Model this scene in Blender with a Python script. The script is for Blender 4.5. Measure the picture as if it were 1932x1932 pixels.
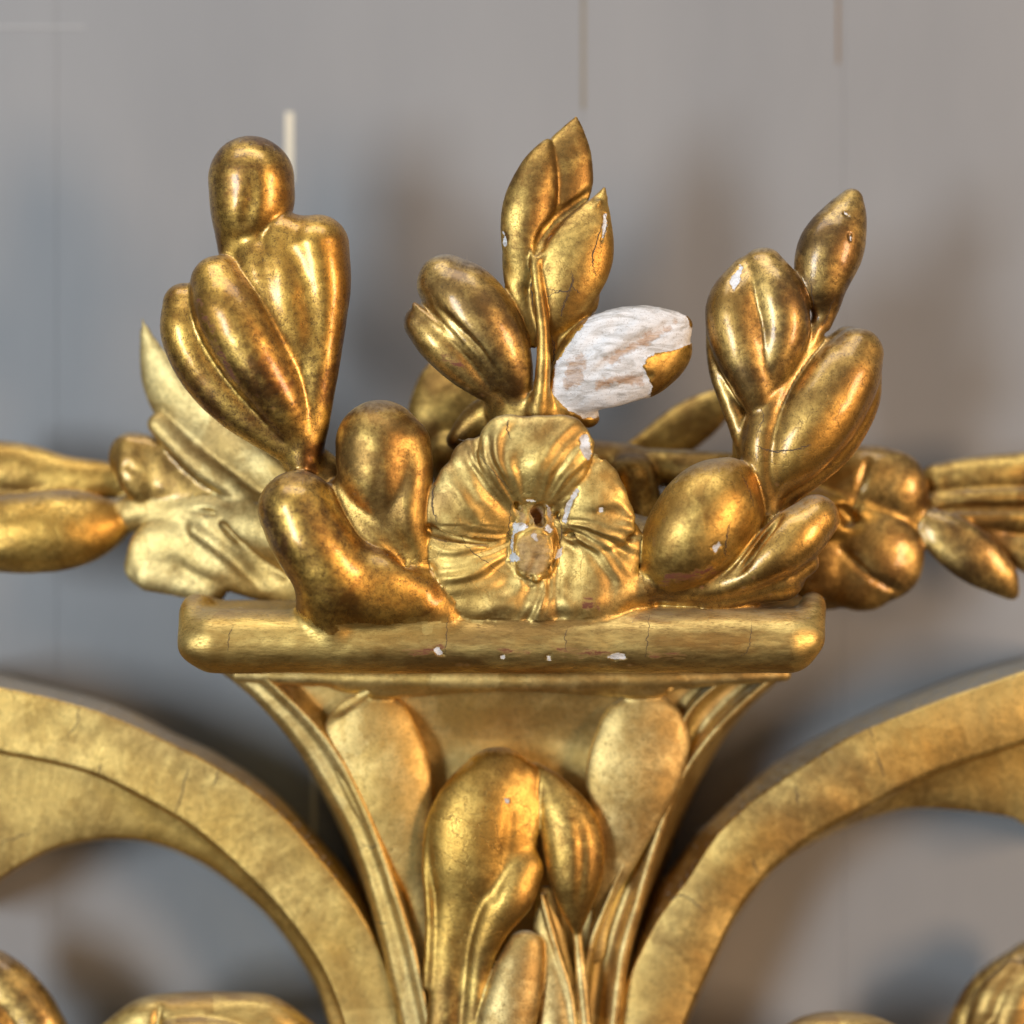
import bpy, math
import numpy as np
from mathutils import Vector
from mathutils.bvhtree import BVHTree

for o in list(bpy.data.objects): bpy.data.objects.remove(o)
SC = bpy.context.scene
COL = SC.collection
R = math.radians

# ------------------------------------------------------------------ camera, light, exposure
U = 0.25/1932            # metres per unit (the crest is about 25 cm across the view)
CD = 5400.0              # camera distance in units (0.70 m)
cam = bpy.data.cameras.new('camera'); camo = bpy.data.objects.new('camera', cam); COL.objects.link(camo)
camo.location = (0, -CD*U, 0); camo.rotation_euler = (R(90), 0, 0)
cam.sensor_width = 36; cam.lens = 36*CD/1932
cam.clip_start = 0.05; cam.clip_end = 50
cam.dof.use_dof = True; cam.dof.focus_distance = (CD-45)*U; cam.dof.aperture_fstop = 3.2
SC.camera = camo
SC.view_settings.view_transform = 'Standard'; SC.view_settings.look = 'None'
SC.view_settings.exposure = -0.2; SC.view_settings.gamma = 1
w = bpy.data.worlds.new("World"); SC.world = w; w.use_nodes = True
wn = w.node_tree.nodes; wl = w.node_tree.links
bg = wn['Background']; bg.inputs['Strength'].default_value = 0.30
# the unlit room: paler above, brown floor below
tc = wn.new('ShaderNodeTexCoord'); sx = wn.new('ShaderNodeSeparateXYZ'); cr = wn.new('ShaderNodeValToRGB')
mr = wn.new('ShaderNodeMapRange'); mr.inputs[1].default_value = -1; mr.inputs[2].default_value = 1
wl.new(tc.outputs['Generated'], sx.inputs[0]); wl.new(sx.outputs['Z'], mr.inputs[0]); wl.new(mr.outputs[0], cr.inputs[0])
cr.color_ramp.elements[0].color = (.05, .035, .025, 1); cr.color_ramp.elements[1].color = (.60, .60, .58, 1)
e = cr.color_ramp.elements.new(.45); e.color = (.13, .11, .09, 1)
e = cr.color_ramp.elements.new(.6); e.color = (.55, .54, .52, 1)
wl.new(cr.outputs[0], bg.inputs[0])

def area(name, loc, target, sx_, sy_, power, col):
    l = bpy.data.lights.new(name, 'AREA'); l.shape = 'RECTANGLE'; l.size = sx_; l.size_y = sy_
    l.energy = power; l.color = col
    o = bpy.data.objects.new(name, l); COL.objects.link(o); o.location = loc
    o.rotation_euler = (Vector(target)-Vector(loc)).to_track_quat('-Z', 'Y').to_euler()
    return o
area('window_light', (-1.22, -1.80, -0.04), (0, 0, 0), 0.50, 0.85, 40, (0.80, 0.90, 1.0))
area('added_top_light', (-0.10, -0.38, 0.80), (0, 0.05, 0.08), 0.9, 0.35, 5.5, (0.95, 0.96, 1.0))  # added source overhead, no window there; brightens the upper wall
area('lamp_light', (1.05, -1.05, 0.02), (0.03, 0.05, 0), 0.32, 0.55, 17.5, (1.0, 0.68, 0.43))

# ------------------------------------------------------------------ measuring helpers
def PT(px, py, d):
    """point of the crest seen at (px,py) of a 1932-px view, d units in front of the focus plane"""
    k = (CD-d)/CD
    return np.array([(px-966)*k, -d, (966-py)*k])

def crom(P, n):
    P = np.asarray(P, float)
    if len(P) < 3: 
        t = np.linspace(0, 1, n)[:, None]; return P[0]*(1-t)+P[-1]*t
    Q = np.vstack([2*P[0]-P[1], P, 2*P[-1]-P[-2]])
    out = []
    m = len(P)-1
    for t in np.linspace(0, m, n):
        i = min(int(t), m-1); f = t-i
        a, b, c, d_ = Q[i], Q[i+1], Q[i+2], Q[i+3]
        out.append(.5*((2*b)+(-a+c)*f+(2*a-5*b+4*c-d_)*f*f+(-a+3*b-3*c+d_)*f**3))
    return np.array(out)

def wob(p, s, seed=0.0):
    x, y, z = p[:, 0]/s+seed, p[:, 1]/s+seed*1.7, p[:, 2]/s-seed
    a = np.sin(x*1.3+1.7*np.sin(y*.9+z*.7))*np.sin(z*1.1+1.3*np.sin(x*.8+.5))
    b = np.sin(y*2.1+x*1.9+2*np.sin(z*1.3))*np.cos(z*2.3-x*.7)
    return (a+.5*b)/1.5

def inpoly_dist(x, y, poly):
    """signed distance to a polygon, positive inside"""
    poly = np.asarray(poly, float); n = len(poly)
    d = np.full(x.shape, 1e9); ins = np.zeros(x.shape, bool)
    for i in range(n):
        a = poly[i]; b = poly[(i+1) % n]; e_ = b-a
        wx = x-a[0]; wy = y-a[1]
        t = np.clip((wx*e_[0]+wy*e_[1])/(e_@e_+1e-9), 0, 1)
        d = np.minimum(d, (wx-t*e_[0])**2+(wy-t*e_[1])**2)
        c = ((a[1] > y) != (b[1] > y)) & (x < (b[0]-a[0])*(y-a[1])/(b[1]-a[1]+1e-12)+a[0])
        ins ^= c
    d = np.sqrt(d)
    return np.where(ins, d, -d)

# ------------------------------------------------------------------ carving volume
class Carve:
    def __init__(s, x0, x1, y0, y1, d0, d1, h):
        s.h = h
        a = PT(x0, y1, 0); b = PT(x1, y0, 0)
        s.lo = np.array([a[0]*1.04 if a[0] < 0 else a[0], -d1, a[2]*1.04 if a[2] < 0 else a[2]])
        hi = np.array([b[0]*1.04, -d0, b[2]*1.04 if b[2] > 0 else b[2]])
        s.n = np.ceil((hi-s.lo)/h).astype(int)+1
        s.F = np.full(s.n, 60., np.float32); s.L = np.zeros(s.n, np.int16)
        s.names = []
    def box(s, lo, hi):
        i0 = np.clip(np.floor((lo-s.lo)/s.h).astype(int), 0, s.n-1); i1 = np.clip(np.ceil((hi-s.lo)/s.h).astype(int)+1, 1, s.n)
        sl = tuple(slice(a, b) for a, b in zip(i0, i1))
        if np.any(i1 <= i0): return None, None
        ax = [(np.arange(a, b)*s.h+l).astype(np.float32) for a, b, l in zip(i0, i1, s.lo)]
        return sl, np.meshgrid(*ax, indexing='ij', sparse=True)
    def pid(s, name):
        if name not in s.names: s.names.append(name)
        return s.names.index(name)
    def merge(s, sl, d, k, name, sub):
        F = s.F[sl]
        if sub:
            hh = np.maximum(k-np.abs(F+d), 0)/k
            s.F[sl] = np.maximum(F, -d)+hh*hh*k*.25
        else:
            s.L[sl] = np.where(d < F, s.pid(name), s.L[sl])
            hh = np.maximum(k-np.abs(F-d), 0)/k
            s.F[sl] = np.minimum(F, d)-hh*hh*k*.25
    def lobe(s, name, pts, flat=1.0, k=8, n=(0, 1, 0), sub=False, res=8, dz=0):
        """tapering rounded limb through pts (px,py,depth,radius); flattened along n"""
        C = []
        for p in pts:
            d = p[2]+dz
            q = PT(p[0], p[1], d); C.append([*q, p[3]*(CD-d)/CD])
        C = crom(C, (len(C)-1)*res+1).astype(np.float32); C[:, 3] = np.maximum(C[:, 3], .5)
        n_ = np.array(n, float); n_ /= np.linalg.norm(n_)
        A = np.eye(3)+(1/flat-1)*np.outer(n_, n_)
        rm = C[:, 3].max()+k+3*s.h
        sl, G = s.box((C[:, :3]-(C[:, 3:]+k+3*s.h)).min(0), (C[:, :3]+(C[:, 3:]+k+3*s.h)).max(0))
        if sl is None: return
        X, Y, Z = [sum(np.float32(A[i, j])*G[j] for j in range(3)) for i in range(3)]
        T = (C[:, :3]@A.T).astype(np.float32)
        best = None
        for i in range(len(C)-1):
            a = T[i]; e_ = T[i+1]-T[i]; ee = float(e_@e_)+1e-6
            wx, wy, wz = X-a[0], Y-a[1], Z-a[2]
            t = np.clip((wx*e_[0]+wy*e_[1]+wz*e_[2])/ee, 0, 1)
            d = np.sqrt((wx-t*e_[0])**2+(wy-t*e_[1])**2+(wz-t*e_[2])**2)-(C[i, 3]*(1-t)+C[i+1, 3]*t)
            best = d if best is None else np.minimum(best, d)
        s.merge(sl, best, k, name, sub)
    def groove(s, pts, k=5, flat=1.0, dz=0): s.lobe('', pts, flat, k, sub=True, dz=dz)
    def slab(s, name, px0, px1, py0, py1, d0, d1, r, k=8, bow=0):
        a = PT(px0, py1, d1); b = PT(px1, py0, d1)
        lo = np.array([a[0], -d1, a[2]]); hi = np.array([b[0], -d0, b[2]])
        sl, G = s.box(lo-k-3*s.h, hi+k+3*s.h)
        c = (lo+hi)/2; hf = (hi-lo)/2-r
        q = [np.abs(G[i]-c[i])-hf[i] for i in range(3)]
        d = np.sqrt(sum(np.maximum(v, 0)**2 for v in q))+np.minimum(np.maximum(q[0], np.maximum(q[1], q[2])), 0)-r
        s.merge(sl, d, k, name, False)
    def mesh(s):
        F = s.F; In = F < 0
        S = np.zeros(np.array(F.shape)-1, np.uint8)
        for a in (0, 1):
            for b in (0, 1):
                for c in (0, 1):
                    S += In[a:S.shape[0]+a, b:S.shape[1]+b, c:S.shape[2]+c]
        act = (S > 0) & (S < 8); idx = np.argwhere(act)
        vid = np.full(S.shape, -1, np.int32); vid[act] = np.arange(len(idx))
        acc = np.zeros((len(idx), 3)); cnt = np.zeros(len(idx))
        cs = [(a, b, c) for a in (0, 1) for b in (0, 1) for c in (0, 1)]
        val = {c: F[idx[:, 0]+c[0], idx[:, 1]+c[1], idx[:, 2]+c[2]].astype(float) for c in cs}
        for c in cs:
            for ax in range(3):
                if c[ax] == 0:
                    c2 = tuple(1 if i == ax else c[i] for i in range(3))
                    va, vb = val[c], val[c2]; m = (va < 0) != (vb < 0)
                    t = np.where(m, va/np.where(m, va-vb, 1), 0)
                    for i in range(3): acc[:, i] += m*(c[i]+(t if i == ax else 0))
                    cnt += m
        V = (idx+acc/cnt[:, None])*s.h+s.lo
        Q = []
        for ax in range(3):
            o1, o2 = [(1, 2), (2, 0), (0, 1)][ax]
            sa = [slice(1, -1)]*3; sa[ax] = slice(0, -1); sb = list(sa); sb[ax] = slice(1, None)
            A, B = In[tuple(sa)], In[tuple(sb)]
            e_ = np.argwhere(A != B); fl = A[tuple(e_.T)]
            e_ = e_+1; e_[:, ax] -= 1
            def cell(da, db):
                q = e_.copy(); q[:, o1] -= da; q[:, o2] -= db; return vid[q[:, 0], q[:, 1], q[:, 2]]
            q = np.stack([cell(0, 0), cell(1, 0), cell(1, 1), cell(0, 1)], 1)
            Q.append(np.where(fl[:, None], q, q[:, ::-1]))
        Q = np.concatenate(Q)
        for _ in range(7):                                   # light smoothing of voxel steps
            nb = np.zeros_like(V); c_ = np.zeros(len(V))
            for i in range(4):
                j = (i+1) % 4
                for a_, b_ in ((i, j), (j, i)):
                    for dim in range(3): nb[:, dim] += np.bincount(Q[:, a_], V[Q[:, b_], dim], len(V))
                    c_ += np.bincount(Q[:, a_], minlength=len(V))
            V = V*.5+.5*nb/np.maximum(c_, 1)[:, None]
        N = normals(V, Q)
        V = V+N*(1.5*wob(V, 60)+.35*wob(V, 17, 3.1))[:, None]
        vi = np.clip(np.round((V-s.lo)/s.h).astype(int), 0, s.n-1)
        pl = np.isin(s.L[vi[:, 0], vi[:, 1], vi[:, 2]], [i for i, nm in enumerate(s.names) if nm.startswith('petal') and '<fl' in nm])
        if pl.any():                                         # fluting carved into the petals, following the radius
            qx = V[:, 0]-44; qz = V[:, 2]+24; rr = np.hypot(qx, qz); th = np.arctan2(qz, qx)
            ph = th*13+1.6*np.sin(th*5+1)+1.1*wob(V, 40, 2.)+rr*.012
            amp = np.clip((rr-45)/60, 0, 1)*np.clip((240-rr)/60, 0, 1)*(.8+.2*np.sin(th*3+2))
            V = V+N*(pl*amp*(2.7*np.sin(ph)+1.5*np.sin(ph*2.1+rr*.05)))[:, None]
        if s.h > 3.5: V = V+N*(1.5*wob(V, 45, 8.)+.35*wob(V, 16, 2.))[:, None]
        gw = np.maximum(wear(V, GESSO), wear(V, WOOD)+2); kw = wear(V, KEEP)
        if (gw > -10).any():
            m_ = np.clip((gw+2.5*wob(V, 7, 4.))/4+.5, 0, 1)*(kw+2*wob(V, 7, 4.) < 0)
            V = V-N*(m_*(2.2+.9*wob(V, 11, 7.)+.7*wob(V*np.array([.5, 1, 1.6]), 7, 1.)))[:, None]
        N = normals(V, Q)
        vi = np.clip(np.round((V-s.lo)/s.h).astype(int), 0, s.n-1)
        lab = s.L[vi[:, 0], vi[:, 1], vi[:, 2]]
        fl = lab[Q[:, 0]]
        return V, Q, N, fl

def normals(V, Q):
    n = np.cross(V[Q[:, 2]]-V[Q[:, 0]], V[Q[:, 3]]-V[Q[:, 1]])
    N = np.zeros_like(V)
    for i in range(4):
        for dim in range(3): N[:, dim] += np.bincount(Q[:, i], n[:, dim], len(V))
    return N/(np.linalg.norm(N, axis=1)[:, None]+1e-9)

# wear marks: polygons in view pixels where the gilding is lost on the front of the carving
GESSO, WOOD, BOLE, KEEP = [], [], [], []
def wear(V, polys):
    k = (CD+V[:, 1])/CD
    px = V[:, 0]/k+966; py = 966-V[:, 2]/k
    out = np.full(len(V), -30.)
    for poly, dmin in polys:
        P = np.asarray(poly); m = (px > P[:, 0].min()-12) & (px < P[:, 0].max()+12) & (py > P[:, 1].min()-12) & (py < P[:, 1].max()+12) & (-V[:, 1] > dmin)
        out[m] = np.maximum(out[m], inpoly_dist(px[m], py[m], poly))
    return np.clip(out, -30, 30)

def make(name, V, Q, N, mat, parent):
    used = np.unique(Q); mp = np.full(len(V), -1); mp[used] = np.arange(len(used))
    v = V[used]; q = mp[Q]
    me = bpy.data.meshes.new(name)
    me.vertices.add(len(v)); me.vertices.foreach_set('co', (v*U).astype(np.float32).ravel())
    me.loops.add(q.size); me.loops.foreach_set('vertex_index', q.ravel().astype(np.int32))
    me.polygons.add(len(q)); me.polygons.foreach_set('loop_start', np.arange(0, q.size, q.shape[1], dtype=np.int32))
    me.polygons.foreach_set('loop_total', np.full(len(q), q.shape[1], np.int32))
    me.update(calc_edges=True)
    me.polygons.foreach_set('use_smooth', np.ones(len(q), bool))
    if N is not None: me.normals_split_custom_set_from_vertices(N[used].astype(np.float32).tolist())
    for an, polys in (('gesso', GESSO), ('wood', WOOD), ('bole', BOLE), ('keep', KEEP)):
        a = me.attributes.new(an, 'FLOAT', 'POINT'); a.data.foreach_set('value', wear(v, polys).astype(np.float32))
    me.materials.append(mat)
    o = bpy.data.objects.new(name, me); COL.objects.link(o); o.parent = parent
    return o

def build(cv, root, mats, default, parents):
    """split the carved volume into parts; a name is 'kind#key' or 'kind#key<parentkey'"""
    V, Q, N, fl = cv.mesh()
    objs = {}
    def place(full, par):
        i = cv.names.index(full); sel = Q[fl == i]
        if not len(sel): return
        kind = full.split('#')[0]; key = full.split('#')[1].split('<')[0] if '#' in full else ''
        o = make(kind, V, sel, N, mats.get(key, mats.get(kind, default)), par)
        objs[key or kind] = o
    for f in cv.names:
        if f and '<' not in f: place(f, root)
    for f in cv.names:
        if '<' in f: place(f, objs[f.split('<')[1]])
    return V, Q, objs

# ------------------------------------------------------------------ materials
def nt(name):
    m = bpy.data.materials.new(name); m.use_nodes = True
    t = m.node_tree; b = t.nodes['Principled BSDF']; return m, t, b
def node(t, typ, **kw):
    n = t.nodes.new(typ)
    for k, v in kw.items():
        if k.startswith('i_'): n.inputs[k[2:].replace('_', ' ')].default_value = v
        else: setattr(n, k, v)
    return n
def ramp(t, src, stops):
    r = t.nodes.new('ShaderNodeValToRGB'); t.links.new(src, r.inputs[0])
    e0, e1 = r.color_ramp.elements[:]
    e0.position, e0.color = stops[0][0], (*stops[0][1], 1) if len(stops[0][1]) == 3 else stops[0][1]
    e1.position, e1.color = stops[-1][0], (*stops[-1][1], 1)
    for p, c in stops[1:-1]:
        e_ = r.color_ramp.elements.new(p); e_.color = (*c, 1)
    return r.outputs[0]
def mix(t, f, a, b):
    m = t.nodes.new('ShaderNodeMix'); m.data_type = 'RGBA'
    for s_, v in ((0, f), (6, a), (7, b)):
        if hasattr(v, 'links') or isinstance(v, bpy.types.NodeSocket): t.links.new(v, m.inputs[s_])
        else: m.inputs[s_].default_value = v if not isinstance(v, tuple) else (*v, 1)
    return m.outputs[2]
def mth(t, op, a, b=0.0, clamp=False):
    m = t.nodes.new('ShaderNodeMath'); m.operation = op; m.use_clamp = clamp
    for i, v in enumerate((a, b)):
        if isinstance(v, bpy.types.NodeSocket): t.links.new(v, m.inputs[i])
        else: m.inputs[i].default_value = v
    return m.outputs[0]
def noise(t, vec, scale, detail=4, rough=.6, dist=0):
    n = t.nodes.new('ShaderNodeTexNoise'); n.inputs['Scale'].default_value = scale; n.inputs['Detail'].default_value = detail
    n.inputs['Roughness'].default_value = rough; n.inputs['Distortion'].default_value = dist
    t.links.new(vec, n.inputs['Vector']); return n.outputs[0]
def g3(v): return (v, v, v)

def gold(name, light, dark, rough=.3, speck=.5, blotch=.5, metal=1.0, dust=.5, redwear=.3, crack=0.5, axis=(1, 1, 1), wlo=(.26, .13, .055), whi=(.58, .40, .27), leafq=False, haze=.03):
    m, t, b = nt(name); L = t.links
    co = t.nodes.new('ShaderNodeTexCoord').outputs['Object']
    mpn = t.nodes.new('ShaderNodeMapping'); mpn.inputs['Scale'].default_value = axis; L.new(co, mpn.inputs[0]); vec = mpn.outputs[0]
    # blotches of tone, thin glaze, rubbed spots
    n1 = noise(t, vec, 90, 6, .68, .3); n2 = noise(t, vec, 620, 5, .7, .2); n3 = noise(t, vec, 2600, 3, .7); n4 = noise(t, vec, 20, 3, .5)
    base = mix(t, ramp(t, n1, [(.5-.10*blotch, g3(0)), (.5+.13, g3(1))]), dark, light)
    base = mix(t, ramp(t, n2, [(.36, g3(.75*blotch)), (.56, g3(0))]), base, tuple(c*.55 for c in dark))
    hot = mix(t, ramp(t, n4, [(.45, g3(0)), (.7, g3(.6))]), base, tuple(c*f for c, f in zip(light, (1.0, .86, .55))))
    if leafq:
        lv = t.nodes.new('ShaderNodeTexVoronoi'); lv.distance = 'CHEBYCHEV'; lv.inputs['Scale'].default_value = 58; lv.inputs['Randomness'].default_value = .55
        jit = t.nodes.new('ShaderNodeVectorMath'); jit.operation = 'ADD'; js = t.nodes.new('ShaderNodeVectorMath'); js.operation = 'SCALE'; js.inputs['Scale'].default_value = .0035
        jn = t.nodes.new('ShaderNodeTexNoise'); jn.inputs['Scale'].default_value = 300; L.new(co, jn.inputs['Vector']); L.new(jn.outputs['Color'], js.inputs[0])
        L.new(co, jit.inputs[0]); L.new(js.outputs[0], jit.inputs[1]); L.new(jit.outputs[0], lv.inputs['Vector'])
        sr = t.nodes.new('ShaderNodeSeparateColor'); L.new(lv.outputs['Color'], sr.inputs[0])
        hot = mix(t, ramp(t, sr.outputs[0], [(.1, g3(.3)), (.9, g3(0))]), hot, dark)
        hot = mix(t, ramp(t, sr.outputs[1], [(.7, g3(0)), (.75, g3(.25))]), hot, tuple(min(1, c*1.2) for c in light))
    # dark specks of age
    cs = mth(t, 'MULTIPLY', ramp(t, n3, [(.40, g3(1)), (.50, g3(0))]), ramp(t, n2, [(.42, g3(1)), (.60, g3(.25))]))
    col = mix(t, mth(t, 'MULTIPLY', cs, speck), hot, (.035, .022, .012))
    # bole (red clay) rubbed through on high spots
    geo = t.nodes.new('ShaderNodeNewGeometry')
    pt = ramp(t, geo.outputs['Pointiness'], [(.515, g3(0)), (.56, g3(1))])
    n5 = noise(t, vec, 130, 6, .7)
    rb = mth(t, 'MULTIPLY', mth(t, 'MULTIPLY', pt, ramp(t, n5, [(.48, g3(0)), (.6, g3(1))])), redwear)
    def att(an):
        a = t.nodes.new('ShaderNodeAttribute'); a.attribute_name = an; return a.outputs['Fac']
    nz = mth(t, 'MULTIPLY', mth(t, 'SUBTRACT', noise(t, vec, 420, 6, .75), .5), 26)
    def mask(an, soft=1.2, amp=1.0):
        v = mth(t, 'ADD', att(an), mth(t, 'MULTIPLY', nz, amp))
        return mth(t, 'DIVIDE', v, soft, True)
    streak = t.nodes.new('ShaderNodeMapping'); streak.inputs['Scale'].default_value = (.25, 1, 1.6); L.new(co, streak.inputs[0])
    rb = mth(t, 'MAXIMUM', rb, mth(t, 'MULTIPLY', mask('bole', 5, 1.6), ramp(t, noise(t, streak.outputs[0], 420, 5, .7), [(.42, g3(0)), (.55, g3(1))])))
    col = mix(t, rb, col, (.17, .05, .02))
    # craquelure
    vo = t.nodes.new('ShaderNodeTexVoronoi'); vo.feature = 'DISTANCE_TO_EDGE'; vo.inputs['Scale'].default_value = 75
    wv = t.nodes.new('ShaderNodeVectorMath'); wv.operation = 'ADD'
    wn_ = t.nodes.new('ShaderNodeTexNoise'); wn_.inputs['Scale'].default_value = 130; wn_.inputs['Detail'].default_value = 5
    L.new(vec, wn_.inputs['Vector'])
    sc = t.nodes.new('ShaderNodeVectorMath'); sc.operation = 'SCALE'; sc.inputs['Scale'].default_value = .018; L.new(wn_.outputs['Color'], sc.inputs[0])
    L.new(vec, wv.inputs[0]); L.new(sc.outputs[0], wv.inputs[1]); L.new(wv.outputs[0], vo.inputs['Vector'])
    ck = ramp(t, vo.outputs['Distance'], [(.004, g3(1)), (.016, g3(0))])
    ck = mth(t, 'MULTIPLY', mth(t, 'MULTIPLY', ck, ramp(t, n4, [(.52, g3(0)), (.58, g3(1))])), crack)
    col = mix(t, ck, col, (.03, .02, .012))
    # gesso and bare wood where the gilding has flaked off
    gs = mask('gesso', .8, .8)
    kp = mask('keep', .8, .5); gs = mth(t, 'MULTIPLY', gs, mth(t, 'SUBTRACT', 1.0, kp, True))
    smp = t.nodes.new('ShaderNodeMapping'); smp.inputs['Rotation'].default_value = (0, R(28), 0); smp.inputs['Scale'].default_value = (.3, 1, 1.4); L.new(co, smp.inputs[0])
    stroke = noise(t, smp.outputs[0], 300, 6, .7, .8); stroke0 = ramp(t, stroke, [(.34, g3(0)), (.50, g3(.75)), (.62, g3(1))])
    wd = mth(t, 'MULTIPLY', mask('wood', 7.0, 1.9), ramp(t, stroke, [(.36, g3(1)), (.60, g3(.55))]))
    gcol = mix(t, stroke0, (.40, .38, .35), (.80, .80, .80))
    gcol = mix(t, ramp(t, n3, [(.34, g3(.6)), (.42, g3(0))]), gcol, (.25, .2, .16))
    fib = t.nodes.new('ShaderNodeMapping'); fib.inputs['Scale'].default_value = (.5, 1, 3) if name != 'flower_gold' else (1, 1, 1); fib.inputs['Rotation'].default_value = (0, .5, 0); L.new(co, fib.inputs[0])
    wcol = mix(t, ramp(t, noise(t, fib.outputs[0], 700 if name != 'flower_gold' else 330, 6, .75), [(.36, g3(0)), (.62, g3(1))]), wlo, whi)
    col = mix(t, gs, col, gcol); col = mix(t, wd, col, wcol)
    flaw = mth(t, 'MAXIMUM', gs, wd)
    # dust lying on what faces up
    sp = t.nodes.new('ShaderNodeSeparateXYZ'); L.new(geo.outputs['Normal'], sp.inputs[0])
    dn = mth(t, 'ADD', sp.outputs['Z'], mth(t, 'MULTIPLY', mth(t, 'SUBTRACT', n2, .5), .5))
    du = mth(t, 'MULTIPLY', ramp(t, dn, [(.62, g3(0)), (.95, g3(1))]), dust)
    col = mix(t, du, col, (.27, .25, .21))
    col = mix(t, haze, col, (.40, .35, .26))
    L.new(col, b.inputs['Base Color'])
    nm = mth(t, 'MAXIMUM', mth(t, 'MAXIMUM', flaw, mth(t, 'MULTIPLY', du, .95)), mth(t, 'MULTIPLY', rb, .7))
    L.new(mth(t, 'MULTIPLY', mth(t, 'SUBTRACT', 1.0, nm, True), metal-haze), b.inputs['Metallic'])
    rg = mth(t, 'ADD', rough-.08, mth(t, 'MULTIPLY', n2, .18)); rg = mth(t, 'ADD', rg, mth(t, 'MULTIPLY', cs, .15))
    rg = mth(t, 'ADD', rg, mth(t, 'MULTIPLY', nm, .35), True)
    L.new(rg, b.inputs['Roughness'])
    b.inputs['Coat Weight'].default_value = .55 if rough < .415 else .0; b.inputs['Coat Roughness'].default_value = .19
    # relief
    hgt = mth(t, 'ADD', mth(t, 'MULTIPLY', n2, .5), mth(t, 'MULTIPLY', n3, .16))
    hgt = mth(t, 'ADD', hgt, mth(t, 'MULTIPLY', mth(t, 'MULTIPLY', stroke, gs), 3.2))
    hgt = mth(t, 'SUBTRACT', hgt, mth(t, 'MULTIPLY', ck, .5))
    hgt = mth(t, 'SUBTRACT', hgt, mth(t, 'MULTIPLY', gs, .5)); hgt = mth(t, 'SUBTRACT', hgt, mth(t, 'MULTIPLY', wd, .7))
    bp = t.nodes.new('ShaderNodeBump'); bp.inputs['Strength'].default_value = .5; bp.inputs['Distance'].default_value = .0003
    L.new(hgt, bp.inputs['Height']); L.new(bp.outputs[0], b.inputs['Normal'])
    return m

M_BURN = gold('burnished_gold', (.76, .47, .10), (.21, .09, .018), rough=.40, speck=.7, blotch=.8, dust=.35, redwear=.35, crack=.15)
M_BRONZE = gold('browned_gold', (.68, .44, .125), (.21, .115, .032), rough=.41, speck=.55, blotch=.7, dust=.8, redwear=.5, crack=.3)
M_LEAF = gold('worn_gold', (.78, .52, .14), (.29, .16, .04), rough=.42, speck=.4, blotch=.6, dust=.6, redwear=.25, crack=.35)
M_PALE = gold('pale_matt_gold', (.86, .67, .29), (.44, .29, .10), rough=.5, speck=.4, blotch=.5, dust=.8, redwear=.1, crack=.25, leafq=True)
M_LEDGE = gold('banded_gold', (.86, .64, .22), (.40, .24, .07), rough=.43, speck=.4, blotch=.5, dust=.5, redwear=.3, crack=.15, axis=(.35, 1, 1.4), leafq=True)
M_FLOWER = gold('flower_gold', (.86, .65, .235), (.36, .22, .07), rough=.45, speck=.3, blotch=.5, dust=.5, redwear=.25, crack=.3, wlo=(.13, .07, .025), whi=(.60, .40, .17))
M_SCROLL = gold('dusty_brown_gold', (.83, .60, .205), (.42, .27, .085), rough=.46, speck=.4, blotch=.6, dust=1.0, redwear=.3, crack=.25, leafq=True)

def wall_mat():
    m, t, b = nt('grey_board_paint'); L = t.links
    co = t.nodes.new('ShaderNodeTexCoord').outputs['Object']
    mp = t.nodes.new('ShaderNodeMapping'); mp.inputs['Scale'].default_value = (1, 1, .3); L.new(co, mp.inputs[0])
    n1 = noise(t, mp.outputs[0], 25, 4, .55); n2 = noise(t, mp.outputs[0], 420, 4, .6)
    c = mix(t, ramp(t, n1, [(.3, g3(0)), (.7, g3(1))]), (.222, .224, .226), (.252, .252, .251))
    L.new(c, b.inputs['Base Color']); b.inputs['Roughness'].default_value = .55
    bp = t.nodes.new('ShaderNodeBump'); bp.inputs['Strength'].default_value = .35; bp.inputs['Distance'].default_value = .0006
    L.new(mth(t, 'ADD', n1, mth(t, 'MULTIPLY', n2, .3)), bp.inputs['Height']); L.new(bp.outputs[0], b.inputs['Normal'])
    return m
def plain(name, c, rough=.7, vary=.15, scale=300):
    m, t, b = nt(name)
    co = t.nodes.new('ShaderNodeTexCoord').outputs['Object']
    n = noise(t, co, scale, 4, .6)
    t.links.new(mix(t, n, tuple(x*(1-vary) for x in c), tuple(min(1, x*(1+vary)) for x in c)), b.inputs['Base Color'])
    b.inputs['Roughness'].default_value = rough; return m
M_WALL = wall_mat()
M_GAP = plain('stained_joint', (.20, .13, .07)); M_GAP2 = plain('tan_joint', (.21, .175, .12)); M_STRIP = plain('pale_cream', (.66, .60, .46), .5, .12, 900)
M_FAINT = plain('faint_scrape', (.36, .36, .355)); M_CRACK = plain('crack_brown', (.07, .042, .02)); M_CHIP = plain('gesso_chip', (.82, .81, .78), .8); M_DUST = plain('dust_fluff', (.30, .28, .24), .95)  # cracks are dark brown ribbons

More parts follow.
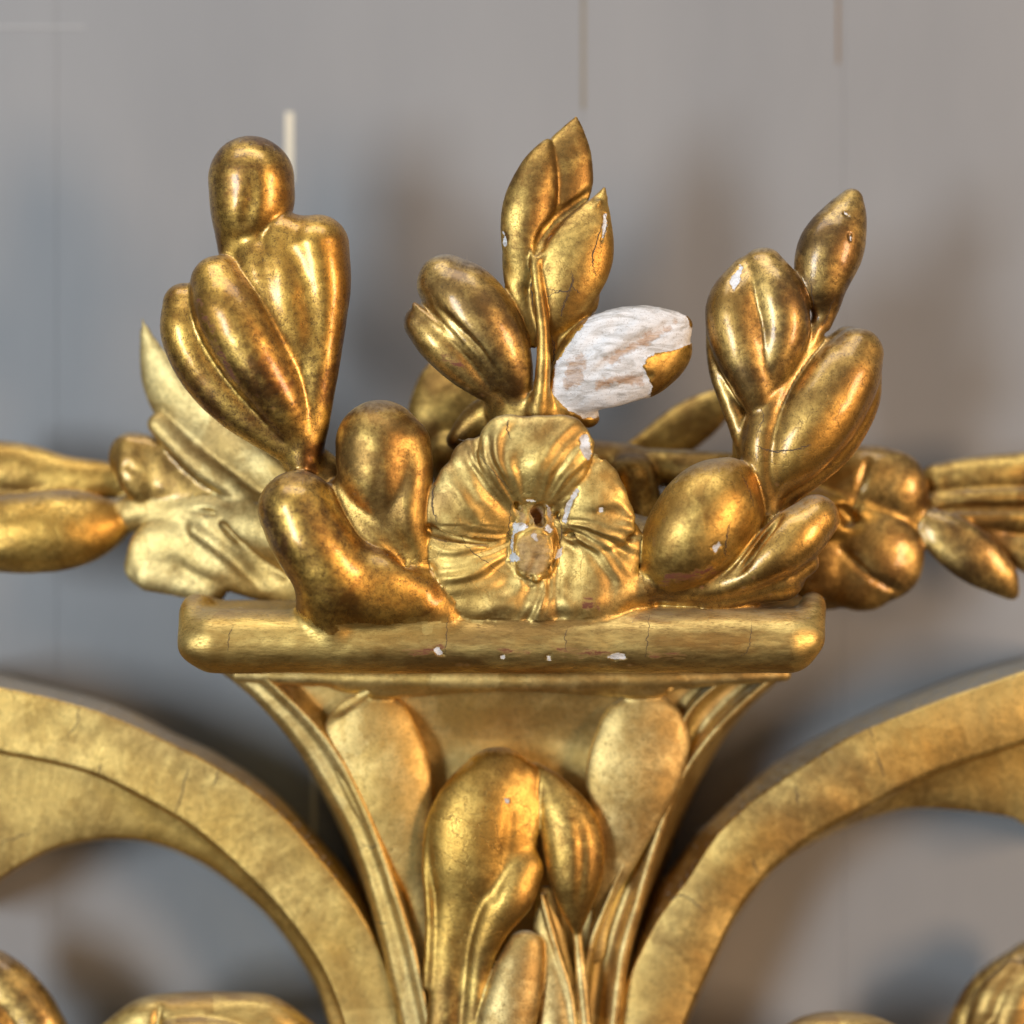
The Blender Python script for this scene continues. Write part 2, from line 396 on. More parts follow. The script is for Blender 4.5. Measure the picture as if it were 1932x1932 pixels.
# ------------------------------------------------------------------ the panelled wall behind
WD = -440.0
def wallx(px): return PT(px, 0, WD)[0]
wall = bpy.data.objects.new('wall', None); COL.objects.link(wall); wall['kind'] = 'structure'
def boxmesh(name, x0, x1, y0, y1, z0, z1, mat, parent, bev=0.0):
    me = bpy.data.meshes.new(name)
    if bev:
        pr = [(x0, y1), (x0, y0+bev), (x0+bev*.3, y0+bev*.3), (x0+bev, y0), (x1-bev, y0), (x1-bev*.3, y0+bev*.3), (x1, y0+bev), (x1, y1)]
    else: pr = [(x0, y1), (x0, y0), (x1, y0), (x1, y1)]
    n = len(pr)
    vs = [(x*U, y*U, z0*U) for x, y in pr]+[(x*U, y*U, z1*U) for x, y in pr]
    fs = [(i, (i+1) % n, (i+1) % n+n, i+n) for i in range(n)]+[tuple(range(n))[::-1], tuple(range(n, 2*n))]
    me.from_pydata(vs, [], fs); me.materials.append(mat)
    o = bpy.data.objects.new(name, me); COL.objects.link(o); o.parent = parent; return o
seams = [-2600, -1800, -900, -392, 107, 1100, 1592, 2090, 2600, 3200, 4000]
for i in range(len(seams)-1):
    a, b = wallx(seams[i]), wallx(seams[i+1])
    boxmesh('board', a+.2, b-.2, -WD, -WD+120, -3600, 3600, M_WALL, wall, .8)
boxmesh('joint_backing', wallx(seams[0]), wallx(seams[-1]), -WD+5, -WD+30, -3600, 3600, M_GAP, wall)

# marks on the wall: stained joints and pale strips
def scar(name, px, py0, py1, wid, mat, par=wall):
    a = PT(px, py1, WD); b = PT(px, py0, WD)
    return boxmesh(name, a[0]-wid/2, a[0]+wid/2, -WD-1.5, -WD+3, a[2], b[2], mat, par)
scar('joint_stain', 1100, -60, 205, 7, M_GAP2); scar('joint_stain', 1581, -60, 120, 5, M_GAP)
scar('pale_strip', 546, 212, 345, 17, M_STRIP); scar('pale_strip', 592, 1450, 1580, 9, M_STRIP)
a = PT(-80, 53, WD); b = PT(160, 49, WD)
boxmesh('pale_strip', a[0], b[0], -WD-1.5, -WD+3, a[2], b[2], M_FAINT, wall)

# ------------------------------------------------------------------ the crest
root = bpy.data.objects.new('gilded_frame_crest', None); COL.objects.link(root)
root['label'] = 'carved gilded frame crest with leaf sprigs and chipped flower before the grey wall'
root['category'] = 'frame crest'
root.location = (0, 0, 0)

# wear polygons (view pixels, minimum depth)
GESSO += [([(1044, 745), (1046, 690), (1075, 645), (1110, 600), (1150, 562), (1215, 560), (1290, 585), (1315, 640), (1300, 655), (1275, 660), (1240, 665), (1215, 680), (1222, 705), (1235, 725), (1225, 750), (1185, 782), (1100, 790), (1060, 765)], -10),
          ([(1092, 825), (1108, 815), (1116, 850), (1112, 870), (1096, 850)], 0),
          ([(990, 941), (1012, 943), (1012, 948), (992, 947)], 10), ([(1030, 950), (1038, 956), (1039, 978), (1034, 976)], 10), ([(966, 985), (985, 985), (1000, 992), (990, 1000), (968, 1008)], 10), ([(1034, 988), (1044, 1000), (1036, 1008), (1026, 998)], 10), ([(964, 1010), (970, 1010), (970, 1060), (963, 1058)], 10),
          ([(1060, 985), (1070, 950), (1090, 915), (1095, 925), (1078, 955), (1068, 990)], 10),
          ([(962, 1048), (970, 1040), (985, 1055), (975, 1062)], 10), ([(1000, 1010), (1014, 1004), (1016, 1020), (1006, 1024)], 10), ([(1050, 1040), (1062, 1030), (1058, 1050), (1046, 1056)], 10),
          ([(948, 438), (953, 436), (957, 462), (951, 468)], -40), ([(1138, 405), (1143, 402), (1146, 425), (1136, 455)], -40),
          ([(1376, 532), (1396, 500), (1401, 504), (1394, 536), (1384, 548)], -40), ([(1592, 400), (1601, 403), (1602, 408), (1593, 406)], -40), ([(1602, 442), (1606, 440), (1607, 454), (1602, 456)], -40),
          ([(1148, 1240), (1160, 1234), (1178, 1235), (1180, 1243), (1160, 1246)], 0), ([(1030, 1236), (1040, 1235), (1040, 1245), (1031, 1244)], 0), ([(946, 1237), (952, 1236), (952, 1243), (946, 1243)], 0), ([(818, 1225), (826, 1218), (838, 1236), (824, 1236)], 0),
          ([(1130, 958), (1138, 956), (1138, 966), (1130, 966)], 0), ([(1342, 1033), (1356, 1022), (1362, 1030), (1350, 1044)], 0),
          ([(952, 1508), (960, 1506), (962, 1515), (953, 1515)], -300)]
WOOD += [([(994, 950), (1030, 950), (1032, 994), (998, 992)], -60), ([(1140, 676), (1230, 622), (1275, 606), (1272, 622), (1200, 664), (1150, 692)], 0), ([(1056, 720), (1070, 680), (1100, 660), (1110, 690), (1096, 726), (1068, 742)], 0),
         ([(1120, 720), (1160, 708), (1216, 702), (1218, 730), (1160, 726), (1125, 738)], 0),
         ([(984, 1008), (1010, 1000), (1034, 1012), (1042, 1050), (1030, 1082), (1000, 1090), (978, 1074), (974, 1036)], 10),
         ([(976, 955), (990, 950), (996, 975), (985, 1000), (974, 995)], 10), ([(1028, 955), (1040, 960), (1046, 990), (1034, 998)], 10)]
KEEP += [([(1212, 690), (1250, 672), (1310, 645), (1320, 690), (1240, 745), (1222, 712)], -60)]
BOLE += [([(760, 1228), (835, 1212), (845, 1226), (780, 1244)], 20), ([(940, 1222), (1010, 1226), (1000, 1236), (945, 1234)], 20), ([(1040, 1218), (1140, 1226), (1180, 1238), (1060, 1240)], 20), ([(1220, 1228), (1300, 1232), (1290, 1244), (1230, 1242)], 20),
         ([(830, 650), (850, 670), (880, 690), (880, 700), (830, 680)], -20),
         ([(1250, 1075), (1300, 1080), (1340, 1065), (1360, 1080), (1300, 1100), (1240, 1105)], 0), ([(1095, 1120), (1120, 1125), (1140, 1150), (1100, 1150)], 0),
         ([(368, 560), (378, 560), (450, 720), (430, 720)], -30)]

cv = Carve(290, 1690, 205, 1290, -215, 190, 3.0)
# --- ledge
cv.slab('ledge', 338, 1553, 1150, 1274, -190, 75, 61, k=10)
cv.lobe('ledge', [(366, 1215, 30, 30), (366, 1150, -20, 26), (390, 1145, -120, 22)], k=20)
cv.lobe('ledge', [(1526, 1200, 30, 30), (1532, 1150, -10, 26), (1532, 1140, -60, 22)], k=20)
cv.lobe('ledge', [(420, 1160, -110, 26), (960, 1150, -110, 26), (1500, 1150, -110, 26)], k=20)
# --- mound carrying the sprigs, behind the flower
cv.lobe('mound', [(700, 1090, -40, 70), (900, 1060, -60, 100), (1000, 1040, -60, 110), (1150, 1060, -60, 100), (1380, 1090, -40, 70)], k=20)
cv.lobe('mound', [(560, 860, -5, 34), (600, 900, -30, 50), (660, 1000, -30, 60), (700, 1080, -30, 50)], k=20)
cv.lobe('mound', [(1010, 775, -5, 50), (1010, 850, -30, 100), (1010, 960, -30, 120)], k=20, flat=.8)
cv.lobe('mound', [(1424, 870, -5, 30), (1430, 960, -25, 36), (1410, 1060, -30, 50)], k=20)
cv.lobe('mound', [(860, 830, -60, 20), (900, 790, -60, 30), (950, 765, -40, 30), (1010, 750, -20, 30)], k=20)
# --- left sprig
S = 'leaf_sprig#sl'; dz = 10
cv.lobe(S, [(470, 440, 0, 34), (500, 520, 0, 60), (530, 660, -5, 70), (560, 780, -5, 50), (572, 865, 0, 34)], k=14, dz=dz)
cv.lobe('leaf#a<sl', [(474, 338, 2, 82), (474, 386, 0, 78), (458, 432, -4, 54), (446, 470, -4, 36)], flat=.85, k=12, dz=dz)
cv.lobe('leaf#b<sl', [(538, 452, 16, 52), (544, 520, 22, 60), (556, 610, 22, 58), (580, 710, 14, 42), (586, 800, 8, 30)], flat=.8, k=7, dz=dz)
cv.lobe('leaf#c<sl', [(598, 466, 16, 61), (612, 540, 22, 51), (609, 640, 20, 40), (600, 740, 16, 32), (585, 830, 4, 28)], k=18, dz=dz)
cv.lobe('leaf#d<sl', [(412, 534, 20, 54), (438, 600, 36, 71), (485, 680, 38, 66), (534, 760, 26, 50), (568, 830, 8, 32)], flat=.9, k=6, dz=dz)
cv.lobe('leaf#e<sl', [(348, 574, 2, 41), (357, 630, 8, 53), (392, 700, 4, 54), (450, 768, 4, 46), (536, 838, 2, 32)], flat=.9, k=8, dz=dz)
cv.groove([(466, 290, 88, 2), (476, 350, 84, 4), (464, 420, 66, 3)], k=24, dz=dz)
# --- lower left leaf pair
S = 'leaf_sprig#sll'; dz = 30
cv.lobe(S, [(620, 1120, 0, 60), (720, 1120, 0, 56), (810, 1100, -10, 40)], k=20, dz=dz)
cv.lobe('leaf#f<sll', [(562, 962, 26, 75), (590, 1020, 34, 76), (646, 1080, 28, 66), (716, 1124, 20, 50), (790, 1140, 8, 30)], k=12, dz=dz)
cv.lobe('leaf#f<sll', [(660, 1060, 14, 50), (720, 1090, 20, 56), (790, 1120, 14, 44)], k=18, dz=dz)
cv.lobe('mound', [(600, 1150, 40, 22), (700, 1150, 50, 30), (840, 1150, 44, 26)], k=34)
cv.lobe('leaf#g<sll', [(660, 940, 0, 48), (700, 1000, 8, 52), (740, 1050, 6, 44), (780, 1090, 0, 30)], flat=.7, k=8, dz=dz)
cv.lobe('leaf#h<sll', [(716, 838, 6, 84), (716, 890, 10, 78), (730, 950, 10, 56), (756, 1020, 4, 42), (786, 1080, 0, 26)], flat=.85, k=10, dz=dz)
cv.lobe('leaf#i<sll', [(764, 838, 12, 50), (776, 900, 22, 42), (770, 970, 24, 40), (786, 1030, 14, 30), (796, 1080, 6, 20)], k=10, dz=dz)
cv.groove([(712, 900, 88, 5), (712, 960, 74, 9), (732, 1020, 58, 9), (764, 1070, 40, 6)], k=16, dz=dz)
cv.lobe('leaf#f<sll', [(600, 1050, 22, 66), (646, 1112, 26, 60), (730, 1138, 14, 42)], k=16, dz=dz)
cv.lobe('leaf#f<sll', [(618, 1090, 30, 52), (616, 1146, 30, 34), (626, 1180, 34, 16)], k=34, dz=dz)
# --- centre sprig
S = 'leaf_sprig#sc'; dz = 15
cv.lobe(S, [(1006, 440, 22, 6), (1010, 500, 34, 10), (1017, 560, 38, 12), (1026, 640, 38, 13), (1022, 730, 34, 16), (1016, 775, 20, 24)], k=6, dz=dz)
cv.lobe(S, [(1010, 500, 30, 8), (1040, 470, 34, 7), (1100, 415, 30, 5), (1132, 378, 24, 3)], k=8, dz=dz)
cv.lobe('leaf#k<sc', [(1040, 440, -6, 26), (1060, 360, -4, 54), (1068, 305, -2, 50), (1080, 258, -3, 27), (1087, 221, -5, 4)], flat=.42, k=5, dz=dz)
cv.lobe('leaf#j<sc', [(988, 520, 5, 30), (989, 450, 12, 44), (1000, 385, 16, 50), (1014, 332, 15, 39), (1026, 292, 13, 22), (1034, 266, 10, 7)], flat=.62, k=2, dz=dz)
cv.lobe('leaf#l<sc', [(1030, 620, 4, 26), (1056, 560, 8, 58), (1086, 485, 12, 70), (1112, 422, 12, 42), (1128, 388, 8, 20), (1139, 356, 2, 5)], flat=.55, k=5, dz=dz)
cv.lobe('leaf#l<sc', [(1110, 590, -10, 14), (1090, 560, -8, 40), (1070, 620, -8, 36), (1050, 680, 0, 22)], flat=.6, k=8, dz=dz)
cv.lobe('leaf#m<sc', [(962, 450, -6, 14), (972, 520, 0, 24), (990, 590, 6, 20), (1008, 650, 10, 8)], flat=.7, k=5, dz=dz)
cv.groove([(1010, 480, 38, 5), (1026, 444, 30, 13), (1056, 408, 20, 13), (1092, 382, 12, 11), (1128, 352, 4, 9)], k=3, dz=dz)
cv.groove([(1036, 520, 50, 4), (1038, 590, 46, 4), (1040, 660, 40, 4)], k=8, dz=dz)
cv.lobe('leaf#n<sc', [(842, 536, 6, 56), (884, 575, 16, 72), (926, 635, 20, 66), (958, 695, 16, 48), (978, 750, 6, 24)], flat=.85, k=5, dz=dz)
cv.lobe('leaf#o<sc', [(798, 610, 2, 38), (828, 644, 10, 42), (878, 694, 10, 38), (938, 748, 4, 22)], k=5, dz=dz)
cv.lobe('leaf#o<sc', [(782, 575, 22, 7), (830, 618, 46, 6), (890, 670, 46, 7), (935, 730, 32, 7)], k=6, dz=dz)
cv.groove([(800, 560, 52, 5), (850, 605, 66, 7), (905, 660, 68, 6), (945, 725, 52, 4)], k=6, dz=dz)
cv.lobe('leaf#p<sc', [(1052, 748, 10, 22), (1095, 716, 12, 60), (1150, 680, 16, 90), (1205, 660, 12, 86), (1256, 632, 6, 50), (1284, 616, 2, 24)], flat=.55, k=6, dz=dz)
cv.lobe('leaf#p<sc', [(1130, 730, -4, 30), (1200, 705, -4, 52), (1255, 668, -6, 48), (1285, 650, -8, 20)], flat=.9, k=4, dz=dz)
cv.groove([(1110, 712, 60, 4), (1190, 652, 64, 10), (1250, 622, 46, 8), (1290, 600, 34, 4)], k=12, dz=dz)
cv.groove([(1060, 700, 52, 8), (1120, 640, 62, 10), (1180, 600, 56, 8)], k=20, dz=dz)
cv.groove([(1110, 745, 58, 8), (1170, 730, 60, 9), (1225, 710, 52, 5)], k=8, dz=dz)
cv.lobe('mound', [(940, 770, 0, 24), (1010, 768, 14, 30), (1080, 775, 4, 30), (1110, 785, 0, 22)], k=16)
# --- right sprig
S = 'leaf_sprig#sr'; dz = 10
cv.lobe(S, [(1552, 590, -4, 16), (1520, 660, 0, 20), (1465, 740, 8, 30), (1440, 830, 8, 42), (1440, 900, 6, 34), (1452, 960, 0, 20)], k=10, dz=dz)
cv.lobe(S, [(1600, 650, -14, 36), (1540, 720, -10, 56), (1480, 800, -6, 60), (1450, 880, -4, 40)], flat=.6, k=14, dz=dz)
cv.lobe('mound', [(1420, 760, -30, 36), (1440, 860, -30, 60), (1440, 960, -30, 70)], flat=.7, k=20)
cv.lobe('leaf#q<sr', [(1606, 378, -4, 24), (1592, 415, 0, 44), (1568, 470, 4, 62), (1552, 525, 4, 52), (1556, 575, 0, 30), (1554, 612, 0, 16)], flat=.75, k=5, dz=dz)
cv.lobe('leaf#r<sr', [(1414, 522, 0, 40), (1390, 580, 8, 58), (1400, 645, 14, 60), (1422, 710, 16, 48), (1436, 770, 14, 28)], flat=.85, k=5, dz=dz)
cv.lobe('leaf#s<sr', [(1440, 506, 6, 40), (1466, 560, 18, 54), (1476, 618, 22, 53), (1460, 680, 22, 42), (1440, 745, 18, 22)], flat=.9, k=5, dz=dz)
cv.lobe('leaf#t<sr', [(1618, 668, 4, 50), (1590, 715, 10, 68), (1548, 782, 16, 74), (1502, 848, 16, 62), (1466, 908, 10, 32), (1450, 962, 4, 12)], flat=.8, k=5, dz=dz)
cv.lobe('leaf#u<sr', [(1628, 690, -22, 38), (1606, 760, -20, 52), (1560, 830, -18, 56), (1500, 900, -16, 40), (1460, 950, -12, 20)], flat=.6, k=3, dz=dz)
cv.lobe('leaf#v<sr', [(1344, 610, -20, 14), (1352, 690, -16, 18), (1378, 760, -10, 20), (1404, 830, -6, 22), (1420, 880, -6, 22)], k=6, dz=dz)
cv.groove([(1408, 500, 48, 3), (1424, 560, 66, 7), (1442, 640, 74, 8), (1444, 690, 66, 4)], k=8, dz=dz)
cv.groove([(1590, 636, 52, 8), (1524, 690, 66, 10), (1476, 760, 68, 9), (1456, 820, 58, 5)], k=12, dz=dz)
# --- lower right leaves
S = 'leaf_sprig#srl'; dz = 25
cv.lobe(S, [(1230, 1100, 0, 34), (1340, 1100, -10, 40), (1470, 1085, -20, 50)], k=14, dz=dz)
cv.lobe('leaf#w<srl', [(1372, 922, 8, 60), (1340, 962, 18, 90), (1304, 1010, 20, 88), (1270, 1055, 10, 64), (1240, 1090, 0, 30)], flat=.85, k=5, dz=dz)
cv.lobe('leaf#x<srl', [(1400, 930, 0, 36), (1396, 980, 6, 42), (1360, 1040, 6, 40), (1310, 1080, 2, 26)], k=5, dz=dz)
cv.lobe('leaf#y<srl', [(1538, 978, 6, 46), (1500, 1014, 14, 54), (1446, 1056, 16, 46), (1390, 1092, 12, 30), (1320, 1122, 4, 14)], k=5, dz=dz)
cv.lobe('leaf#z<srl', [(1520, 1060, -6, 26), (1460, 1095, 0, 30), (1390, 1122, 0, 22), (1330, 1136, 0, 14)], flat=.8, k=4, dz=dz)
cv.groove([(1480, 960, 40, 5), (1450, 1010, 40, 8), (1390, 1080, 46, 6), (1300, 1112, 46, 5)], k=6, dz=dz)
cv.groove([(1250, 1130, 66, 9), (1320, 1142, 66, 11), (1380, 1150, 60, 8)], k=6, dz=dz)
# --- flower
S = 'flower#fl'; dz = 20
cv.lobe(S, [(1008, 985, 40, 34), (1008, 1040, 44, 46), (1006, 1070, 36, 36)], flat=.6, k=5, dz=dz)
def petal(key, c, tip, wid, flat=.34, lift=0, grooves=3, up=0):
    c = np.array(c, float); tp = np.array(tip, float); v = tp-c; L_ = np.linalg.norm(v); u_ = v/L_; n_ = np.array([-u_[1], u_[0]])
    nm = 'petal#%s<fl' % key
    for s_ in (-1, 0, 1):
        o_ = n_*s_*wid*.42
        pts = []
        for f, r_, d_ in ((.12, .28, 16), (.5, .50, 28), (.84, .60, 38+lift)):
            q = c+v*f+o_*(.35+.75*f); pts.append((q[0], q[1], d_+up+(4 if s_ == 0 else 0), wid*r_*1.04))
        cv.lobe(nm, pts, flat=flat, k=9 if s_ > -1 else 3, dz=dz)
petal('pa', (1010, 975), (1010, 824), 108, grooves=4, up=24, lift=8)
petal('pb', (985, 985), (866, 912), 104, grooves=5, up=6)
petal('pc', (985, 1030), (862, 1078), 100, grooves=4, up=-4)
petal('pd', (1010, 1060), (1000, 1124), 100, flat=.3, grooves=3, up=-12)
petal('pe', (1035, 1030), (1148, 1078), 110, flat=.3, grooves=3, up=-8)
petal('pf', (1040, 985), (1142, 940), 94, grooves=5, up=10)
cv.lobe('petal#pd<fl', [(850, 1120, 10, 30), (930, 1136, 20, 34), (1010, 1140, 22, 34)], k=22, dz=dz)
cv.lobe('petal#pe<fl', [(1030, 1140, 22, 34), (1120, 1130, 20, 36), (1200, 1110, 4, 34)], k=22, dz=dz)
for ln in ([(905, 862), (925, 885), (960, 930), (985, 960)], [(1130, 868), (1100, 895), (1075, 930), (1052, 975)], [(812, 1000), (860, 1016), (920, 1024), (960, 1022)],
           [(1205, 1012), (1150, 1012), (1070, 1008)]):
    n_ = len(ln); cv.groove([(x, y, 46, 10-4*i/(n_-1)) for i, (x, y) in enumerate(ln)], k=3, dz=dz)
cv.groove([(1020, 958, 66, 8), (1012, 970, 44, 12), (1010, 978, 20, 10)], k=2, dz=dz)
cv.groove([(1022, 980, 66, 9), (1016, 986, 46, 9)], k=2, dz=dz)
cv.groove([(1002, 955, 66, 5), (998, 990, 56, 5)], k=2, dz=dz)
for (x, y, r) in ((990, 1030, 11), (1020, 1022, 12), (1004, 1060, 13), (1030, 1050, 9), (984, 1062, 8), (1008, 1085, 9)): cv.lobe('flower#fl', [(x, y, 52, r), (x+5, y+9, 56, r*.8)], k=3, dz=dz)
cv.groove([(975, 950, 56, 5), (966, 1010, 54, 6), (972, 1080, 50, 5)], k=3, dz=dz)
cv.groove([(1042, 955, 56, 4), (1052, 1010, 54, 5), (1040, 1075, 50, 4)], k=3, dz=dz)
cv.groove([(1000, 1100, 52, 5), (1000, 1085, 62, 6), (1012, 1050, 72, 3)], k=3, dz=dz)
cv.groove([(1000, 1020, 70, 3), (1012, 1045, 73, 4), (1004, 1075, 66, 3)], k=3, dz=dz)

mats = {k: M_BURN for k in ('sl', 'a', 'b', 'c', 'd', 'e', 'sll', 'f')}
mats.update({k: M_BRONZE for k in ('sr', 'q', 'r', 's', 't', 'u', 'v', 'y', 'z', 'n', 'o', 'srl')})
mats.update({k: M_LEAF for k in ('sc', 'j', 'k', 'l', 'm', 'p', 'w', 'x', 'g', 'h', 'i', 'mound')})
mats.update({'ledge': M_LEDGE, 'fl': M_FLOWER, 'leaf': M_LEAF}); mats.update({k: M_FLOWER for k in ('pa', 'pb', 'pc', 'pd', 'pe', 'pf')})
VF, QF, objs = build(cv, root, mats, M_LEAF, None)
del cv
if 'p' in objs: objs['p']['label'] = 'flaked leaf with white gesso and bare wood showing'

# ------------------------------------------------------------------ garlands behind, left and right
cg = Carve(-70, 640, 570, 1160, -330, -30, 4.0)
S = 'garland#gl'
cg.lobe(S, [(220, 975, -200, 34), (300, 960, -190, 40), (420, 980, -170, 60), (560, 1010, -130, 80)], k=16)
cg.lobe('leaf#ga<gl', [(268, 600, -150, 3), (284, 660, -150, 24), (320, 740, -150, 50), (390, 820, -140, 62), (470, 890, -130, 60), (560, 950, -120, 50)], flat=.3, k=6, n=(.3, 1, .25))
cg.lobe('leaf#gb<gl', [(300, 800, -150, 22), (370, 870, -135, 26), (440, 920, -125, 24), (520, 980, -120, 20)], flat=.7, k=8)
cg.lobe('leaf#gc<gl', [(250, 860, -180, 46), (300, 890, -170, 60), (380, 930, -160, 52), (480, 980, -140, 36)], flat=.45, k=8)
cg.lobe('leaf#gc<gl', [(248, 850, -168, 30), (262, 900, -165, 40), (280, 935, -170, 26)], flat=.6, k=8)
cg.lobe('leaf#gd<gl', [(272, 1070, -170, 38), (300, 1030, -160, 50), (380, 1030, -150, 62), (470, 1060, -140, 66), (560, 1090, -120, 60)], flat=.4, k=8)
cg.lobe('leaf#gd<gl', [(285, 1085, -160, 34), (340, 1090, -158, 38), (400, 1110, -150, 30)], flat=.55, k=8)
cg.lobe('leaf#gd<gl', [(370, 1000, -130, 16), (440, 1050, -122, 18), (500, 1110, -118, 14)], k=12)
cg.groove([(300, 952, -128, 5), (400, 968, -120, 6), (500, 975, -110, 6)], k=5)
cg.groove([(330, 830, -112, 4), (400, 880, -104, 6), (490, 945, -98, 6)], k=6)
cg.groove([(240, 880, -140, 7), (300, 905, -132, 7), (360, 915, -128, 6)], k=6)
cg.groove([(420, 990, -108, 6), (470, 1040, -100, 8), (540, 1090, -95, 7)], k=8)
cg.groove([(330, 1060, -128, 8), (360, 1090, -125, 10), (420, 1100, -118, 8)], k=14)
cg.lobe('leaf#ge<gl', [(-60, 880, -230, 50), (40, 890, -225, 54), (120, 905, -220, 46), (210, 905, -215, 34), (250, 915, -210, 22)], flat=.7, k=8)
cg.lobe('leaf#ge<gl', [(-60, 960, -230, 60), (0, 940, -228, 50), (90, 915, -222, 30)], flat=.6, k=8)
cg.lobe('leaf#gf<gl', [(-40, 1010, -190, 66), (50, 1006, -180, 76), (120, 1000, -180, 76), (180, 992, -185, 56), (226, 978, -195, 30)], flat=.8, k=5)
mg = {k: M_PALE for k in ('ga', 'gb', 'gd', 'gl')}; mg['gc'] = M_BRONZE; mg['ge'] = mg['gf'] = M_LEAF
build(cg, root, mg, M_PALE, None); del cg

cg = Carve(760, 2000, 660, 1180, -400, -40, 4.0)
S = 'garland#gr'
cg.lobe(S, [(1190, 900, -130, 44), (1215, 1000, -130, 50), (1220, 1080, -130, 50)], k=14)
cg.lobe(S, [(1180, 880, -180, 34), (1300, 890, -170, 40), (1430, 950, -170, 60), (1560, 980, -190, 60), (1700, 975, -210, 40), (1790, 975, -220, 34), (1990, 975, -230, 40)], k=14)
cg.lobe(S, [(1190, 870, -160, 20), (1300, 868, -160, 18), (1400, 875, -150, 20)], k=10)
cg.lobe('leaf#ha<gr', [(1390, 740, -260, 14), (1330, 780, -260, 40), (1260, 830, -255, 44), (1200, 860, -250, 30)], flat=.4, k=6)
cg.lobe('leaf#hb<gr', [(812, 690, -200, 8), (826, 740, -200, 46), (850, 800, -195, 80), (890, 870, -190, 80)], flat=.35, k=10)
cg.lobe('garland#gr', [(850, 860, -190, 50), (1000, 880, -190, 60), (1180, 880, -180, 44)], k=14)
cg.lobe('flower_bud#hc<gr', [(1560, 915, -200, 60), (1620, 905, -190, 66), (1684, 915, -185, 64), (1700, 950, -190, 48)], flat=.6, k=14)
cg.lobe('petal#hd<gr', [(1590, 1010, -190, 60), (1640, 1040, -172, 84), (1662, 1052, -175, 84)], flat=.4, k=8)
cg.lobe('petal#he<gr', [(1590, 1060, -185, 60), (1612, 1082, -172, 68), (1632, 1094, -175, 60)], flat=.4, k=8)
cg.lobe('petal#hf<gr', [(1520, 1010, -180, 50), (1550, 1060, -180, 76), (1560, 1082, -188, 70)], flat=.5, k=12)
cg.groove([(1740, 990, -150, 3), (1690, 985, -138, 6), (1640, 980, -136, 8), (1600, 985, -136, 12)], k=6)
cg.lobe('leaf#hh<gr', [(1738, 975, -190, 16), (1775, 1005, -180, 42), (1830, 1045, -175, 52), (1880, 1085, -180, 38), (1910, 1120, -190, 14)], flat=.5, k=4)
cg.lobe('ribbon#hi<gr', [(1770, 905, -230, 34), (1850, 895, -225, 36), (2000, 885, -225, 40)], flat=.8, k=6)
cg.lobe('ribbon#hi<gr', [(1760, 945, -215, 16), (1850, 940, -205, 18), (2000, 936, -205, 18)], k=4)
cg.lobe('ribbon#hj<gr', [(1750, 975, -215, 14), (1830, 985, -210, 20), (1900, 1030, -215, 30), (1980, 1060, -220, 40)], flat=.6, k=4)
cg.groove([(1770, 962, -196, 7), (1860, 960, -190, 8), (1990, 960, -190, 8)], k=5)
cg.groove([(1760, 922, -196, 4), (1860, 920, -188, 5), (1990, 915, -186, 5)], k=8)
cg.groove([(1700, 1120, -150, 10), (1640, 1085, -140, 8), (1590, 1040, -140, 9)], k=4)
cg.groove([(1640, 860, -150, 8), (1625, 910, -148, 7), (1610, 960, -146, 9)], k=5)
cg.groove([(1590, 962, -140, 14), (1606, 978, -150, 14)], k=5)
mg = {k: M_LEAF for k in ('gr', 'ha', 'hb', 'hi')}; mg.update({k: M_BRONZE for k in ('hc', 'hd', 'he', 'hf', 'hg', 'hh', 'hj')})
build(cg, root, mg, M_PALE, None); del cg

